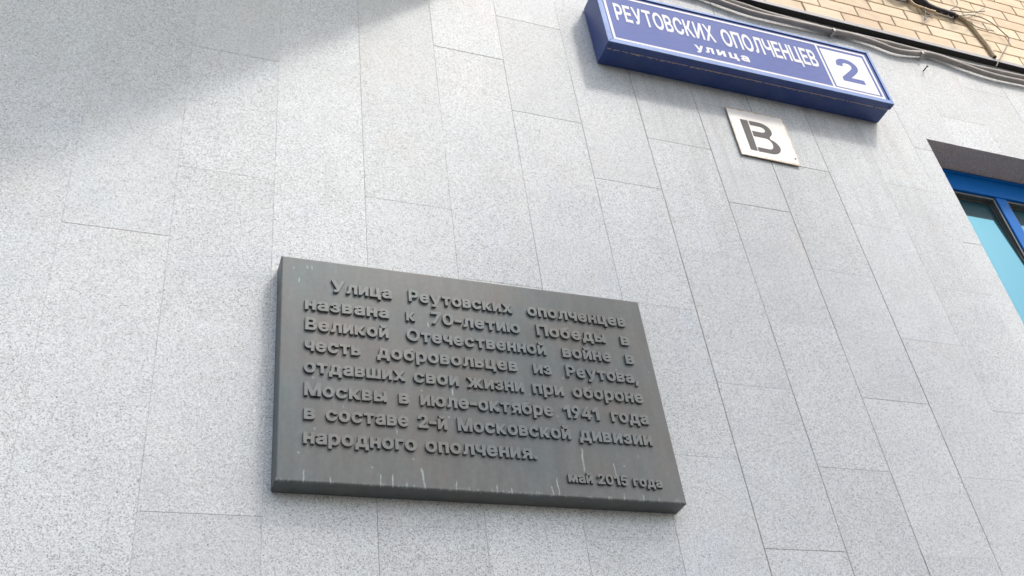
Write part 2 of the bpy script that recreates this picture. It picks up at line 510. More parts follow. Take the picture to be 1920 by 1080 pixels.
# ------------------------------------------------------------------ glyph outlines (units of 1/1000 em)
GLYPHS = {
',': '38,-119 68,71 137,71 84,-119',
'-': '337,244 337,188 114,188 114,244',
'.': '95,-4 78,-1 63,9 53,24 50,41 53,59 63,73 78,83 95,87 113,83 128,73 138,59 141,41 138,24 128,9 113,-1',
'0': '227,-7 191,-3 158,7 130,24 105,48 85,77 69,113 60,144 53,178 49,214 48,254 49,294 53,330 60,364 69,395 85,431 106,461 130,484 159,502 191,512 227,516 262,512 295,502 323,484 348,461 368,431 384,395 393,364 400,330 404,294 405,254 404,214 400,178 393,144 384,113 368,77 348,48 323,24 295,7 263,-3|227,50 250,52 271,60 290,74 306,92 320,116 330,144 338,176 342,213 344,254 342,295 338,332 330,365 320,393 306,416 290,435 271,449 250,457 227,460 203,457 182,449 163,435 147,416 134,393 123,365 115,332 111,295 109,254 111,213 115,176 123,144 134,116 147,92 163,74 182,60 203,52',
'1': '76,0 76,55 391,55 391,0|276,509 276,0 212,0 212,448 209,448 86,358 86,427 198,509',
'2': '64,0 64,47 234,229 282,282 311,327 320,371 317,397 308,419 293,436 273,449 224,460 196,457 172,447 153,433 139,413 130,390 127,362 66,362 68,391 75,418 86,442 102,464 121,482 143,496 168,507 196,513 225,516 254,513 281,507 306,497 328,482 346,465 361,445 372,423 379,398 381,372 371,318 336,259 267,180 153,60 153,57 389,57 389,0',
'4': '40,105 40,158 247,509 311,509 109,166 109,163 413,163 413,105|282,0 282,121 282,146 282,318 343,318 343,0',
'5': '221,-7 192,-5 165,1 140,11 118,25 99,41 83,60 71,82 63,105 60,130 122,130 127,108 138,89 173,60 221,50 250,53 276,64 298,82 314,104 324,131 328,162 326,183 321,203 314,221 297,244 275,262 248,273 218,277 167,268 128,246 67,253 96,509 366,509 366,452 151,452 134,301 136,301 178,325 229,334 252,332 274,328 294,321 313,311 330,299 345,285 358,269 370,251 379,231 386,210 390,187 391,163 388,132 381,102 369,76 352,52 332,32 309,15 282,3 253,-4',
'7': '97,0 323,448 323,452 62,452 62,509 391,509 391,449 165,0',
'9': '226,516 256,513 285,506 310,494 333,478 352,458 368,434 380,408 387,378 389,347 387,322 382,296 373,270 315,168 200,0 130,0 301,248 307,248 287,221 257,202 218,195 188,197 161,203 137,214 116,229 98,247 83,269 72,294 66,321 64,352 66,382 73,411 85,436 101,459 120,479 143,494 168,506 196,513|226,460 199,457 174,446 154,429 138,407 129,381 125,352 129,322 138,295 154,274 174,257 199,247 226,243 254,247 279,257 299,273 314,295 324,321 327,350 324,381 314,407 299,429 279,446 254,457',
'В': '60,0 60,509 241,509 274,507 304,501 329,491 350,477 367,461 381,442 390,421 396,398 398,374 395,344 387,320 356,286 315,267 315,262 339,257 363,245 385,227 402,203 411,184 416,161 418,136 416,111 410,88 400,67 386,48 368,31 344,18 317,8 284,2 247,0|125,57 245,57 281,60 309,67 330,80 344,96 353,115 355,137 352,161 342,184 327,203 306,218 279,228 248,231 125,231|125,285 238,285 288,296 308,309 323,326 333,348 336,372 333,393 326,412 313,429 294,442 270,449 240,452 125,452',
'Е': '60,0 60,509 372,509 372,452 125,452 125,286 355,286 355,229 125,229 125,57 375,57 375,0',
'И': '463,0 398,0 398,291 399,328 402,384 404,454 416,452 376,381 346,331 321,290 137,0 60,0 60,509 125,509 125,195 124,157 123,108 118,54 110,55 136,107 161,151 180,183 388,509 463,509',
'К': '60,0 60,509 125,509 125,287 196,287 362,509 440,509 251,262 449,0 371,0 199,231 125,231 125,0',
'Л': '32,0 32,57 45,57 84,66 97,80 107,103 119,181 146,509 460,509 460,0 395,0 395,452 205,452 182,175 170,97 147,42 131,24 109,10 83,3 51,0',
'М': '60,0 60,509 152,509 277,187 287,159 299,123 311,84 322,49 307,49 318,83 330,121 342,158 352,187 476,509 568,509 568,0 504,0 504,291 504,327 505,369 506,413 507,457 513,457 498,409 482,363 467,322 456,291 342,0 286,0 170,291 159,321 145,361 129,408 112,457 119,457 120,416 121,372 122,328 122,291 122,0',
'Н': '60,0 60,509 125,509 125,289 392,289 392,509 457,509 457,0 392,0 392,232 125,232 125,0',
'О': '267,-7 235,-5 205,1 177,11 150,25 126,42 105,63 86,88 70,115 57,146 48,179 42,215 40,254 42,293 48,329 57,362 70,393 86,421 105,445 126,466 150,484 177,498 205,508 235,514 267,516 299,514 329,508 357,498 384,484 408,466 429,445 448,421 464,393 477,362 486,329 491,293 493,254 491,215 486,179 477,146 464,115 448,88 429,63 408,42 384,25 357,11 329,1 299,-5|267,53 296,55 324,63 349,76 372,94 392,116 408,144 420,176 428,213 430,254 428,295 420,332 408,365 392,392 372,415 349,433 324,446 296,453 267,456 237,453 210,445 184,433 161,415 142,392 125,364 113,332 106,295 103,254 106,213 113,176 125,144 142,117 161,94 184,76 210,63 237,55',
'П': '457,509 457,0 392,0 392,452 125,452 125,0 60,0 60,509',
'Р': '60,0 60,509 235,509 272,506 305,499 332,487 356,471 375,452 390,430 400,404 407,377 409,348 407,318 400,291 390,265 375,243 356,223 332,207 305,195 272,188 235,186 109,186 109,242 233,242 257,244 279,248 297,256 318,272 333,294 342,319 344,348 342,376 333,402 318,423 297,439 279,446 257,451 232,452 125,452 125,0',
'С': '267,-7 235,-5 205,1 177,11 150,25 126,42 104,63 86,88 70,115 57,146 48,179 42,215 40,254 42,293 48,329 57,362 70,393 86,421 104,445 126,466 150,484 177,498 205,508 235,514 267,516 340,504 362,496 383,485 402,471 419,456 435,438 448,418 459,397 467,373 473,348 408,348 389,395 357,428 315,449 267,456 237,453 209,445 184,432 161,414 141,391 125,364 113,332 106,295 103,254 106,213 113,177 125,145 141,117 161,94 184,76 210,63 237,56 267,53 315,60 357,81 389,114 408,160 473,160 467,135 459,112 448,91 435,71 420,53 402,38 383,24 363,13 341,5 317,-2 293,-6',
'Т': '32,452 32,509 417,509 417,452 257,452 257,0 193,0 193,452',
'У': '87,0 87,57 122,57 163,65 176,76 185,92 195,116 16,509 87,509 154,357 185,282 209,215 232,149 214,149 248,245 290,357 351,509 420,509 244,84 220,40 204,24 184,11 166,5 145,1 121,0',
'Х': '18,0 217,284 217,236 29,509 104,509 178,400 204,361 223,329 243,292 232,292 252,329 272,361 298,400 374,509 446,509 259,239 259,287 456,0 382,0 292,129 268,165 250,195 230,231 244,231 225,196 206,166 182,129 91,0',
'Ц': '442,0 60,0 60,509 125,509 125,57 378,57 378,509 442,509|430,-109 430,0 405,0 405,56 492,56 491,-109',
'Ч': '223,190 189,192 159,197 132,207 108,220 89,238 73,260 62,286 55,317 53,352 53,509 117,509 117,353 121,319 131,292 149,272 173,258 200,250 231,247 259,249 285,253 311,261 382,299 382,236 310,203 283,196 254,191|362,0 362,509 427,509 427,0',
'а': '160,-9 137,-7 115,-3 94,5 76,15 60,29 48,45 38,63 32,84 30,108 34,138 43,161 58,179 78,193 125,211 178,220 234,227 265,235 273,243 276,255 276,257 267,297 240,322 196,331 149,322 118,301 100,274 41,291 51,313 64,331 79,346 95,358 114,368 133,375 194,384 239,379 286,360 306,343 322,320 330,301 335,278 337,251 337,0 277,0 277,52 272,52 252,25 215,1|170,45 202,49 228,59 248,74 263,93 272,115 276,138 276,190 259,182 231,176 200,171 175,168 134,159 103,139 95,124 92,105 102,72 130,52',
'б': '208,-8 176,-6 147,2 119,15 95,33 74,55 57,82 44,113 37,147 34,185 34,198 41,301 62,376 73,395 86,412 101,426 118,438 137,448 159,455 238,468 273,475 290,488 294,509 349,509 346,483 338,461 324,444 304,431 238,417 206,414 178,408 155,401 135,390 119,375 107,356 97,332 90,302 85,266 86,266 118,314 167,350 187,357 207,362 229,363 256,361 281,353 304,339 325,322 343,300 357,274 368,246 375,215 377,181 375,147 368,114 355,84 339,58 319,35 295,17 268,3 239,-5|208,46 230,48 249,53 266,62 287,81 303,108 310,129 315,152 316,178 315,204 311,228 304,249 289,275 268,294 242,306 211,310 189,308 169,302 151,293 135,280 121,264 110,245 102,224 97,201 96,175 97,151 102,129 109,109 119,90 132,75 148,62 166,53 186,48',
'в': '53,0 53,379 208,379 247,376 280,367 307,352 327,331 339,307 343,278 339,248 324,226 300,209 270,199 312,185 345,152 355,130 358,102 354,75 343,50 325,29 300,13 280,6 257,1 232,0|111,56 232,56 259,59 279,70 291,86 295,108 291,133 279,153 259,165 232,169 111,169|111,220 209,220 239,224 263,234 277,251 282,273 277,294 262,310 239,320 208,324 111,324',
'г': '290,379 290,323 114,323 114,0 53,0 53,379',
'д': '13,-110 13,56 44,56 65,82 79,116 90,164 98,231 110,379 356,379 356,56 414,56 414,-110 353,-110 353,0 74,0 74,-110|114,56 295,56 295,323 166,323 157,231 143,127 135,99 126,76',
'е': '212,-8 177,-5 145,3 117,16 92,35 72,58 56,85 44,116 37,150 34,187 36,224 44,258 55,290 71,317 91,340 115,359 142,373 172,382 205,384 266,374 285,366 303,355 319,341 334,324 347,305 357,282 365,256 370,227 371,194 371,169 75,169 75,221 338,221 310,202 308,226 304,248 298,269 283,294 263,314 237,326 205,330 183,328 164,323 146,313 125,294 109,270 99,241 96,211 96,178 98,151 102,127 110,106 121,88 135,73 151,61 169,53 190,48 212,46 254,53 285,73 306,105 365,91 353,63 335,39 320,26 302,14 283,4 261,-3 237,-7',
'ж': '21,0 174,193 23,379 95,379 221,218 252,218 252,379 313,379 313,218 342,218 468,379 541,379 390,193 543,0 469,0 342,162 313,162 313,0 252,0 252,162 223,162 95,0',
'з': '171,-4 146,-3 123,1 101,8 82,17 65,29 51,43 37,67 31,95 94,95 100,76 117,61 142,51 171,47 202,52 227,65 243,84 249,109 243,134 226,154 208,163 187,169 163,171 138,171 138,217 163,217 193,221 217,233 233,252 238,276 234,299 220,318 199,330 173,334 145,330 122,319 105,303 99,281 40,281 45,310 59,335 72,349 88,361 107,371 128,378 150,382 173,384 197,382 220,377 239,370 264,353 283,332 294,307 298,279 293,249 277,224 254,207 225,197 225,194 252,188 273,178 291,164 303,147 310,127 313,104 308,75 294,48 281,33 264,20 244,10 222,2 198,-3',
'и': '358,0 296,0 296,274 293,274 111,0 53,0 53,379 114,379 114,104 118,104 300,379 358,379',
'й': '358,0 296,0 296,274 293,274 111,0 53,0 53,379 114,379 114,104 118,104 300,379 358,379|205,433 179,436 155,446 135,461 120,481 110,504 107,529 151,529 155,508 166,491 184,480 205,476 227,480 244,491 255,508 259,529 304,529 301,504 291,481 276,461 256,446 232,436',
'к': '53,0 53,379 114,379 114,215 152,215 288,379 366,379 213,196 368,0 290,0 167,159 114,159 114,0',
'л': '6,0 6,56 20,56 48,63 67,86 78,133 84,211 91,379 348,379 348,0 286,0 286,323 149,323 143,189 129,84 120,58 109,37 94,21 76,9 54,2 27,0',
'м': '53,0 53,379 144,379 232,168 246,132 257,100 265,70 273,41 263,41 270,69 278,100 289,132 303,168 390,379 482,379 482,0 421,0 421,197 421,237 422,276 422,315 423,354 430,354 415,300 399,252 377,198 294,0 240,0 156,198 135,252 118,300 102,354 111,354 112,318 113,279 113,238 113,197 113,0',
'н': '309,223 309,167 99,167 99,223|114,379 114,0 53,0 53,379|356,379 356,0 295,0 295,379',
'о': '207,-8 174,-5 144,3 117,16 93,35 72,58 56,85 44,116 37,150 34,187 37,225 44,260 56,291 72,318 93,341 117,360 144,374 174,382 207,384 241,382 271,374 299,360 323,341 343,318 359,291 371,260 379,225 381,187 379,150 371,116 359,85 343,58 323,35 299,16 271,3 241,-5|207,46 231,49 252,55 270,66 285,80 298,97 307,117 314,139 318,163 319,187 318,212 314,236 307,258 298,278 285,296 270,310 252,321 231,328 207,330 184,328 163,321 145,310 130,296 118,278 108,258 102,236 98,212 96,187 98,163 102,139 108,117 118,97 130,80 145,66 163,55 184,49',
'п': '355,379 355,0 294,0 294,323 114,323 114,0 53,0 53,379',
'р': '53,-143 53,379 112,379 112,319 118,319 137,346 171,373 197,381 229,384 259,382 287,374 313,361 335,342 354,320 370,293 381,261 388,227 390,189 388,151 381,116 370,84 355,57 336,34 313,16 288,3 260,-6 229,-8 198,-5 173,4 138,31 118,59 114,59 114,-143|220,47 242,49 262,55 279,66 294,80 306,97 316,117 323,139 327,163 328,189 327,215 323,239 316,261 307,281 295,298 280,311 262,322 243,328 220,330 198,328 178,322 161,312 147,299 134,282 125,263 118,241 114,216 113,189 114,162 118,138 125,115 135,95 147,78 162,65 179,55 198,49',
'с': '207,-8 174,-5 144,3 117,16 93,35 72,58 56,85 44,116 37,150 34,187 37,225 44,260 56,291 72,318 93,341 117,360 144,374 174,382 207,384 260,377 305,356 340,322 362,277 303,262 290,289 270,311 242,325 207,330 184,328 163,321 145,310 130,296 118,278 108,258 102,236 98,212 96,187 98,163 102,139 108,117 118,97 130,80 145,66 163,55 184,49 207,46 243,52 271,66 292,89 304,117 363,102 341,56 306,21 261,-1',
'т': '132,0 132,325 6,325 6,379 319,379 319,325 193,325 193,0',
'у': '47,-139 61,-86 71,-87 104,-89 130,-74 151,-36 163,-1 17,379 84,379 165,155 187,87 206,21 184,21 202,87 224,155 305,379 371,379 204,-58 177,-107 139,-136 91,-145 65,-143',
'х': '21,0 171,218 171,171 29,379 100,379 147,306 179,253 207,206 175,206 202,253 233,306 282,379 352,379 209,169 209,214 358,0 287,0 231,85 200,136 173,182 205,182 178,136 148,85 91,0',
'ц': '53,0 53,379 114,379 114,56 294,56 294,379 355,379 355,0|344,-109 344,0 318,0 318,56 405,56 405,-109',
'ч': '198,118 157,122 121,134 92,153 70,181 57,216 53,258 53,379 114,379 114,258 116,232 124,211 138,195 155,184 175,177 198,175 264,182 324,199 324,143 285,130 244,122|287,0 287,379 348,379 348,0',
'ш': '53,379 114,379 114,56 255,56 255,379 316,379 316,56 458,56 458,379 519,379 519,0 53,0',
'ы': '104,244 214,244 243,242 268,237 290,228 309,217 325,202 337,186 346,167 352,146 353,123 352,101 346,80 337,61 325,43 309,29 290,16 268,7 243,2 214,0 53,0 53,379 114,379 114,56 214,56 245,61 270,74 286,95 292,121 286,148 270,169 245,183 214,187 104,187|397,0 397,379 458,379 458,0',
'ь': '104,244 214,244 243,242 268,237 290,228 309,217 325,202 337,186 346,167 352,146 353,123 352,101 346,80 337,61 325,43 309,29 290,16 268,7 243,2 214,0 53,0 53,379 114,379 114,56 214,56 245,61 270,74 286,95 292,121 286,148 270,169 245,183 214,187 104,187',
'ю': '53,0 53,379 111,379 111,0|97,162 97,217 235,217 235,162|377,-8 344,-5 313,3 286,16 262,35 242,58 226,85 213,116 206,150 204,187 206,225 213,260 226,291 242,318 262,341 286,360 313,374 344,382 377,384 410,382 440,374 468,360 492,341 512,318 529,291 541,260 548,225 550,187 548,150 541,116 529,85 512,58 492,35 468,16 440,3 410,-5|377,46 401,49 422,55 440,66 455,80 467,97 477,117 483,139 487,163 489,187 487,212 483,236 477,258 467,278 455,296 440,310 422,321 401,328 377,330 353,328 333,321 315,310 300,296 287,278 278,258 271,236 267,212 266,187 267,163 271,139 278,117 287,97 300,80 315,66 333,55 353,49',
'я': '332,0 271,0 271,326 184,326 155,324 131,318 114,309 98,288 93,259 98,231 114,211 132,201 155,195 184,194 298,194 298,142 180,142 134,146 97,157 68,174 48,198 36,226 32,259 36,293 48,322 68,346 97,365 134,376 180,379 332,379|85,0 15,0 122,172 190,172',
}


GLYPHS['1'] = '215,0 215,395 70,335 70,405 235,530 300,530 300,0'

def glyph_contours(ch):
    return [[tuple(map(int, q.split(','))) for q in c.split(' ')] for c in GLYPHS[ch].split('|')]

def area(c):
    return 0.5 * sum(c[i - 1][0] * c[i][1] - c[i][0] * c[i - 1][1] for i in range(len(c)))

def offset(c, w):
    """moves a closed contour outwards (left-handed for clockwise holes) with mitred corners"""
    n = len(c); out = []
    for i in range(n):
        p, q, r = Vector(c[i - 1]), Vector(c[i]), Vector(c[(i + 1) % n])
        d1, d2 = (q - p).normalized(), (r - q).normalized()
        n1, n2 = Vector((d1.y, -d1.x)), Vector((d2.y, -d2.x))
        m = n1 + n2
        if m.length < 1e-4: m = n1
        m.normalize()
        k = max(0.45, m.dot(n1))
        out.append(q + m * (w / k))
    return out

CACHE = {}
CAPH = max(q[1] for c in glyph_contours('П') for q in c)
def glyph(ch, w):
    """triangles of an emboldened glyph plus its x extent"""
    if (ch, w) in CACHE: return CACHE[(ch, w)]
    cs = glyph_contours(ch)
    big = max(cs, key=lambda c: abs(area(c)))
    if area(big) < 0: cs = [c[::-1] for c in cs]
    cs = [offset(c, w) for c in cs]
    verts, edges = [], []
    for c in cs:
        b = len(verts)
        verts += [Vector((v.x, v.y)) for v in c]
        edges += [(b + i, b + (i + 1) % len(c)) for i in range(len(c))]
    V, E, F, *_ = delaunay_2d_cdt(verts, edges, [], 0, 0.01)
    def wind(p):
        t = 0
        for c in cs:
            for i in range(len(c)):
                a, b = c[i - 1], c[i]
                if (a.y <= p.y) != (b.y <= p.y):
                    x = a.x + (p.y - a.y) / (b.y - a.y) * (b.x - a.x)
                    if x > p.x: t += 1 if b.y > a.y else -1
        return t
    tri = [f for f in F if wind((V[f[0]] + V[f[1]] + V[f[2]]) / 3) > 0]
    xs = [V[i].x for f in tri for i in f]
    CACHE[(ch, w)] = (V, tri, min(xs), max(xs))
    return CACHE[(ch, w)]

def put_word(mb, word, x0, x1, zb, cap, y_front, y_back, w=30, track=0.55, squeeze=None, dz=0.0):
    """sets a word between x0 and x1 on the wall; glyphs widen a little and the rest goes into letter spacing"""
    k = cap / (CAPH + 2 * w)
    gl = [glyph(c, w) for c in word]
    nat = sum(g[3] - g[2] for g in gl)
    gapn = 0.085 * CAPH if len(word) > 1 else 0
    n = len(word)
    if squeeze is None:
        full = (nat + gapn * (n - 1)) * k
        r = (x1 - x0) / full
        sx = r ** track if n > 1 else min(max(r, .8), 1.5)
    else:
        sx = squeeze
    gap = ((x1 - x0) - nat * k * sx) / (n - 1) if n > 1 else 0
    x = x0
    for V, tri, a, b in gl:
        used = {}
        fr, bk = {}, {}
        cnt = {}
        for f in tri:
            for i in f:
                if i not in fr:
                    X = x + (V[i].x - a) * k * sx
                    Z = zb + (V[i].y + w) * k + dz * (X - x0)
                    fr[i] = mb.bm.verts.new((X, y_front, Z)); bk[i] = mb.bm.verts.new((X, y_back, Z))
            for e in ((f[0], f[1]), (f[1], f[2]), (f[2], f[0])):
                cnt[e] = cnt.get(e, 0) + 1
        for f in tri:
            mb.bm.faces.new([fr[i] for i in f])
        for (i, j) in cnt:
            if (j, i) not in cnt:
                mb.bm.faces.new((fr[j], fr[i], bk[i], bk[j]))
        x += (b - a) * k * sx + gap

# ------------------------------------------------------------------ memorial plaque
PY = -0.0267 * S                             # its front face
PX0, PX1, PZ0, PZ1 = 0.146 * S, 0.6386 * S, 0.5235 * S + 1.6, 0.8334 * S + 1.6
STREAKS = [(1.246, 1.243, 2.966, 3.045, .0042), (1.342, 1.342, 2.955, 3.002, .0030), (1.428, 1.430, 3.022, 3.039, .0012), (1.150, 1.151, 2.884, 2.942, .0034),
           (1.129, 1.133, 2.884, 2.914, .0030), (0.430, 0.430, 2.878, 2.917, .0028), (0.499, 0.501, 2.878, 2.901, .0026), (0.635, 0.635, 2.878, 2.918, .0026),
           (0.669, 0.667, 2.878, 2.921, .0030), (0.750, 0.757, 2.878, 2.945, .0046), (0.706, 0.707, 2.878, 2.898, .0036), (0.848, 0.845, 2.878, 2.911, .0026),
           (0.859, 0.861, 3.188, 3.214, .0036), (0.687, 0.686, 3.044, 3.064, .0030), (0.965, 0.964, 2.878, 2.907, .0030), (1.007, 1.007, 2.878, 2.901, .0030),
           (1.358, 1.354, 2.878, 2.905, .0030), (1.418, 1.417, 2.878, 2.904, .0026), (0.801, 0.804, 3.427, 3.445, .0030), (0.395, 0.395, 3.590, 3.601, .0030),
           (0.434, 0.435, 3.597, 3.610, .0032), (0.447, 0.449, 3.594, 3.612, .0026), (0.413, 0.411, 3.540, 3.561, .0026)]
def bronze(name, streaks, gain=1.0):
    m = NT(name)
    p = m.pos()
    s = m.sep(p)
    n1 = m.noise(p, 4.0, 5.0, 0.6)
    n2 = m.noise(m.scale(p, (26, 26, 5)), 1.0, 5.0, 0.6)
    n3 = m.noise(p, 60.0, 4.0, 0.65)
    c = m.mix(m.ramp(n1, [(0.38, 0.0), (0.66, 1.0)]), tuple(x * gain for x in (0.122, 0.123, 0.116)), tuple(x * gain for x in (0.101, 0.123, 0.126)))
    c = m.mix(1.0, c, m.ramp(n2, [(0.25, 0.80), (0.75, 1.16)]), 'MULTIPLY')
    c = m.mix(1.0, c, m.ramp(n3, [(0.25, 0.88), (0.75, 1.08)]), 'MULTIPLY')
    if streaks:
        wig = m.math('MULTIPLY_ADD', m.noise(m.scale(p, (30, 30, 60)), 1.0, 3.0), 0.008, -0.004)
        x = m.math('ADD', s[0], wig)
        rough = m.ramp(m.noise(m.scale(p, (160, 160, 60)), 1.0, 3.0, 0.7), [(0.30, 0.25), (0.60, 1.0)])
        tot = None
        for xa, xb, za, zb, w in streaks:
            sl = (xb - xa) / (za - zb)
            cx = m.math('MULTIPLY_ADD', s[2], sl, xa - sl * zb)
            d = m.math('ABSOLUTE', m.math('SUBTRACT', x, cx))
            f = m.math('MULTIPLY', m.math('MULTIPLY_ADD', d, -1.0 / w, 1.0, clamp=True),
                       m.math('MULTIPLY', m.math('MULTIPLY_ADD', s[2], -1 / .008, zb / .008, clamp=True),
                              m.math('MULTIPLY_ADD', s[2], 1 / .008, -za / .008 + .5, clamp=True)))
            tot = f if tot is None else m.math('MAXIMUM', tot, f)
        # lime crust creeping up from the bottom edge
        hgt = m.math('MULTIPLY', m.noise(m.scale(p, (46, 46, 5)), 1.0, 4.0, 0.7), 0.085)
        edge = m.math('MULTIPLY_ADD', m.math('SUBTRACT', s[2], m.math('ADD', hgt, PZ0 - .034)), -1 / .010, 0.0, clamp=True)
        front = m.math('LESS_THAN', s[1], PY + .004)
        edge = m.math('MULTIPLY', edge, front)
        crust = m.math('MULTIPLY', edge, m.ramp(m.noise(m.scale(p, (180, 180, 90)), 1.0, 3.0, 0.7), [(0.45, 0.0), (0.65, 0.55)]))
        spots = m.math('MULTIPLY', m.math('LESS_THAN', m.voronoi(p, 26.0, 'Distance'), 0.10), m.math('GREATER_THAN', m.sep(m.voronoi(p, 26.0))[0], 0.72))
        tot = m.math('MAXIMUM', m.math('MULTIPLY', m.math('MULTIPLY', tot, front), rough), m.math('MAXIMUM', crust, m.math('MULTIPLY', spots, 0.35)))
        c = m.mix(m.math('MULTIPLY', tot, 0.50, clamp=True), c, (0.50, 0.61, 0.575))
    m.base(c)
    m.set(m.math('MULTIPLY_ADD', n2, 0.20, 0.36), 0.35, 0.5)
    m.bump(n3, 0.10, 0.002)
    return m.mat
M_BRONZE = bronze('bronze_patina', STREAKS)
M_BLET = bronze('bronze_letters', None, 1.32)
_t = M_BLET.node_tree                        # softened arrises of the cast letters
_bv = _t.nodes.new('ShaderNodeBevel'); _bv.samples = 4; _bv.inputs['Radius'].default_value = .0014
for _n in _t.nodes:
    if _n.type == 'BUMP': _t.links.new(_bv.outputs[0], _n.inputs['Normal'])

PLQ = empty('memorial_plaque', (PX0, 0, PZ0), 'dark bronze memorial plaque with raised Russian lettering and pale drip streaks', 'plaque')
mb = MB()
mb.box(PX0, PX1, PY, -.0012, PZ0, PZ1)
bmesh.ops.bevel(mb.bm, geom=[e for e in mb.bm.edges if all(v.co.y < PY + .001 for v in e.verts)], offset=.0055, segments=3, affect='EDGES', profile=0.5)
bmesh.ops.bevel(mb.bm, geom=[e for e in mb.bm.edges if abs((e.verts[0].co - e.verts[1].co).y) > .03], offset=.003, segments=2, affect='EDGES')
part(mb, 'plate', M_BRONZE, PLQ)
LY = PY - .0066
LINES = [
 (3.5135, .0450, [('Улица', .5060, .6920), ('Реутовских', .7450, 1.0860), ('ополченцев', 1.1370, 1.4880)]),
 (3.4375, .0450, [('названа', .4275, .6800), ('к', .7330, .7610), ('70-летию', .8120, 1.1035), ('Победы', 1.1590, 1.3990), ('в', 1.4545, 1.4870)]),
 (3.3640, .0450, [('Великой', .4290, .6760), ('Отечественной', .7305, 1.1810), ('войне', 1.2360, 1.4070), ('в', 1.4570, 1.4885)]),
 (3.2905, .0450, [('честь', .4275, .5900), ('добровольцев', .6380, 1.0760), ('из', 1.1275, 1.1895), ('Реутова,', 1.2370, 1.4870)]),
 (3.2170, .0450, [('отдавших', .4264, .7190), ('свои', .7435, .8810), ('жизни', .9060, 1.0860), ('при', 1.1150, 1.2170), ('обороне', 1.2465, 1.4895)]),
 (3.1405, .0450, [('Москвы', .4280, .6610), ('в', .6955, .7270), ('июле-октябре', .7590, 1.1715), ('1941', 1.2055, 1.3230), ('года', 1.3635, 1.4900)]),
 (3.0655, .0450, [('в', .4277, .4590), ('составе', .4876, .7210), ('2-й', .7475, .8330), ('Московской', .8640, 1.2150), ('дивизии', 1.2430, 1.4860)]),
 (2.9905, .0450, [('народного', .4266, .7390), ('ополчения.', .7640, 1.0985)]),
 (2.9240, .0330, [('май', 1.1835, 1.2615), ('2015', 1.2770, 1.3745), ('года', 1.3918, 1.4865)])]
for zb, cap, words in LINES:
    for wd, a, b in words:
        mb = MB()
        put_word(mb, wd, a, b, zb, cap, LY, PY + .001, w=30, track=.82)
        part(mb, 'raised_word', M_BLET, PLQ, fix=True)

# ------------------------------------------------------------------ street name sign
SY = -0.0528 * S
SX0, SX1, SZ0, SZ1 = 1.682, 3.1725, 4.9975, 5.3850
M_SBLUE = paint_mat('sign_blue_enamel', (0.022, 0.055, 0.215), 0.30, 0.06)
M_SFRAME_LIT = paint_mat('sign_frame_sunlit_blue', (0.22, 0.335, 0.62), 0.5, 0.10)
M_SFRAME_LIT.node_tree.nodes['Principled BSDF'].inputs['Specular IOR Level'].default_value = 0.15
M_SFACE = paint_mat('sign_face_violet_blue', (0.138, 0.182, 0.425), 0.62, 0.04)
M_SFACE.node_tree.nodes['Principled BSDF'].inputs['Specular IOR Level'].default_value = 0.12
M_SWHITE = simple('sign_white_film', (0.82, 0.82, 0.81), 0.6, spec=0.15, var=0.03, vs=8)
M_SLINE = simple('sign_number_border', (0.16, 0.18, 0.38), 0.6, spec=0.15)
M_RUST = simple('rusty_seam', (0.42, 0.34, 0.31), 0.9, var=0.4, vs=90)
SIGN = empty('street_sign', (SX0, 0, SZ0), 'long blue street name box sign with white Russian lettering and house number 2', 'sign')
mb = MB()
mb.box(SX0 + .004, SX1 - .004, SY + .037, -.002, SZ0 + .004, SZ1 - .004)
mb.bevel(.003)
BODY = part(mb, 'sign_body', M_SBLUE, SIGN)
# front cap: four mitred rails round the recessed face
FW = .025                                    # left and bottom rails; the top and right ones show narrower
FN = .015
def rail(mb, p0, p1, q0, q1, y0, y1):
    # p: outer edge ends, q: inner edge ends (x,z)
    A = [mb.bm.verts.new((x, y, z)) for y in (y0, y1) for x, z in (p0, p1, q1, q0)]
    for f in ((0, 1, 2, 3), (7, 6, 5, 4), (0, 4, 5, 1), (1, 5, 6, 2), (2, 6, 7, 3), (3, 7, 4, 0)):
        mb.bm.faces.new([A[i] for i in f])
o = [(SX0, SZ0), (SX1, SZ0), (SX1, SZ1), (SX0, SZ1)]
i_ = [(SX0 + FW, SZ0 + FW), (SX1 - FN, SZ0 + FW), (SX1 - FN, SZ1 - FN), (SX0 + FW, SZ1 - FN)]
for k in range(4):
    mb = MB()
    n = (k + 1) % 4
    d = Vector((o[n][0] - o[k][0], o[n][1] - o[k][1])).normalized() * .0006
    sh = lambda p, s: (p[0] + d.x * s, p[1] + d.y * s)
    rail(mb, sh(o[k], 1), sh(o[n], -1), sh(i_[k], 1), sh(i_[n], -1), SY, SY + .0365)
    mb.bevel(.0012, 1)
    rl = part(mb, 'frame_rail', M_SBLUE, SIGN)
    rl.data.materials.append(M_SFRAME_LIT)       # paler blue on the rail fronts paints in sun and sky light
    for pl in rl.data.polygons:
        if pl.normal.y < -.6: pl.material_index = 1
FY = SY + .0060
mb = MB(); mb.box(SX0 + FW + .0005, SX1 - FN - .0005, FY, FY + .004, SZ0 + FW + .0005, SZ1 - FN - .0005)
part(mb, 'face_panel', M_SFACE, SIGN)
# rust line in the seam between cap and body, ragged like chipped paint
mb = MB()
rnd = random.Random(5)
n = 150
for k in range(n):
    x0 = SX0 + .012 + (SX1 - SX0 - .024) * k / n
    if rnd.random() < .06: continue
    h = .0012 + .0022 * rnd.random() ** 2
    mb.box(x0, x0 + (SX1 - SX0 - .024) / n - .0002, SY + .0367, SY + .0372 + h * 2.2, SZ0 + .0004 + rnd.uniform(0, .0012), SZ0 + .0042)
part(mb, 'seam', M_RUST, SIGN, 'rusty chipped seam along the underside')
